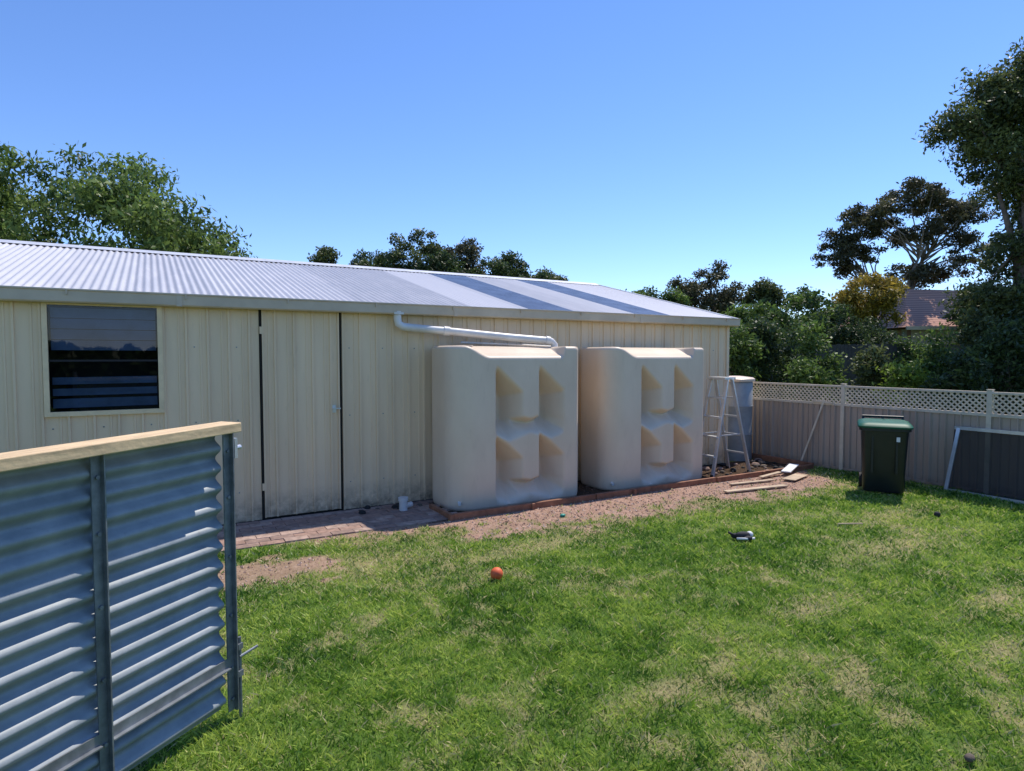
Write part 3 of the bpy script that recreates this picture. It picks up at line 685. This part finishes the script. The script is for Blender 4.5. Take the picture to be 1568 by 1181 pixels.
# hedge behind the camera, unseen, added to darken the shed window's reflection
n=12000; hx_=r.uniform(-26,4,n); hz=(1.4+2.0*fbm(hx_,hx_*0,.7,4,12))*r.random(n)**.7; P0=np.stack([hx_,-17+r.normal(0,.6,n),hz],-1)
ax=r.normal(size=(n,3)); ax/=np.linalg.norm(ax,axis=1)[:,None]; sd=np.cross(ax,r.normal(size=(n,3))); sd/=np.linalg.norm(sd,axis=1)[:,None]
fastmesh('added_reflection_hedge',np.stack([P0-ax*.2,P0+sd*.13,P0+ax*.2,P0-sd*.13],1).reshape(-1,3),4,lf_dark,{'tint':np.repeat(np.clip(r.normal(.4,.25,n),0,1),4)})

# neighbour house and dark fence
m_tile,nt,b=newmat('terracotta_tiles')
wv=nt.nodes.new('ShaderNodeTexWave'); wv.bands_direction='Z'; wv.inputs['Scale'].default_value=3.2; tc=nt.nodes.new('ShaderNodeTexCoord'); nt.links.new(tc.outputs['Object'],wv.inputs[0])
nt.links.new(ramp(nt,wv.outputs['Fac'],[(0,(.26,.135,.10)),(.6,(.54,.31,.23))]),b.inputs['Base Color']); b.inputs['Roughness'].default_value=.9; b.inputs['Specular IOR Level'].default_value=.15
m_brick,nt,b=newmat('house_brick'); bt=nt.nodes.new('ShaderNodeTexBrick'); bt.inputs['Scale'].default_value=5; bt.inputs['Color1'].default_value=(.30,.15,.10,1); bt.inputs['Color2'].default_value=(.36,.2,.14,1); bt.inputs['Mortar'].default_value=(.4,.37,.33,1)
nt.links.new(bt.outputs[0],b.inputs['Base Color'])
sx,sy=site(Xof(1455,28),28)
h=empty('brick_house',(sx,sy,0),-YAW)
mb=MB(); mb.box((-1.8,0,0),(6,7,3.1),m_brick); mb.obj('brick_walls',h)
mb=MB(); mb.add([(-2.4,-.6,3.15),(6.6,-.6,3.15),(6.6,7.6,3.15),(-2.4,7.6,3.15),(-.5,2.6,5.15),(4.4,3.5,5.15)],[(0,1,5,4),(1,2,5),(2,3,4,5),(3,0,4),(0,3,2,1)],m_tile); mb.beam((-2.45,-.66,3.1),(6.65,-.66,3.1),.1,.16,m_trim); mb.obj('hip_roof',h)
mb=MB(); mb.box((-.6,-.03,1.2),(.9,0.0,2.5),m_glass); mb.box((2.4,-.03,1.2),(3.9,0.0,2.5),m_glass); mb.obj('house_windows',h)
mb=MB(); p0=site(Xof(1200,20.5),20.5); p1=site(Xof(1640,20),20)
dv=Vector((p1[0]-p0[0],p1[1]-p0[1],0)); npk=int(dv.length/.12); m_pal=M('dark_paling',(.07,.065,.065),.9,0,4,.35)
for i in range(npk):
    p=Vector((p0[0],p0[1],0))+dv*(i/npk); q=p+dv*(.92/npk); hgt=2.25+random.uniform(-.02,.02)
    mb.beam((p.x,p.y,hgt/2),(q.x,q.y,hgt/2),.02,hgt,m_pal)
mb.obj('paling_fence')

# ---------------- light, sky, camera ----------------
EL=math.radians(60); AZ=math.radians(18); hx,hy=math.cos(AZ),math.sin(AZ)
S=Vector((math.cos(EL)*hx,math.cos(EL)*hy,math.sin(EL)))
sun=bpy.data.lights.new('sun','SUN'); sun.energy=5.0; sun.angle=math.radians(.53); sun.color=(1,.93,.83)
so_=bpy.data.objects.new('sun',sun); COL.objects.link(so_); so_.rotation_euler=S.to_track_quat('Z','Y').to_euler(); so_.location=(0,0,20)
w=bpy.data.worlds.new('World'); scene.world=w; w.use_nodes=True; nt=w.node_tree
bg=nt.nodes['Background']; sk=nt.nodes.new('ShaderNodeTexSky'); sk.sky_type='NISHITA'; sk.sun_disc=False
sk.sun_elevation=EL; sk.sun_rotation=math.atan2(hx,hy); sk.air_density=1.0; sk.dust_density=.0; sk.ozone_density=3.0; sk.altitude=900
mm=nt.nodes.new('ShaderNodeMix'); mm.data_type='RGBA'; mm.blend_type='MULTIPLY'; mm.inputs[0].default_value=1; mm.inputs[7].default_value=(.90,.93,1.10,1)
nt.links.new(sk.outputs[0],mm.inputs[6])
hs=nt.nodes.new('ShaderNodeHueSaturation'); hs.inputs['Saturation'].default_value=1.08; hs.inputs['Value'].default_value=1.28
nt.links.new(mm.outputs[2],hs.inputs['Color']); nt.links.new(hs.outputs[0],bg.inputs[0]); bg.inputs[1].default_value=.15
cam=bpy.data.cameras.new('camera'); co_=bpy.data.objects.new('camera',cam); COL.objects.link(co_)
co_.location=(CX,CY,EYE); co_.rotation_euler=(math.radians(90-2.68),0,-YAW)
cam.sensor_width=36; cam.lens=36*950/1568; cam.clip_end=2000; cam.clip_start=.05
scene.camera=co_
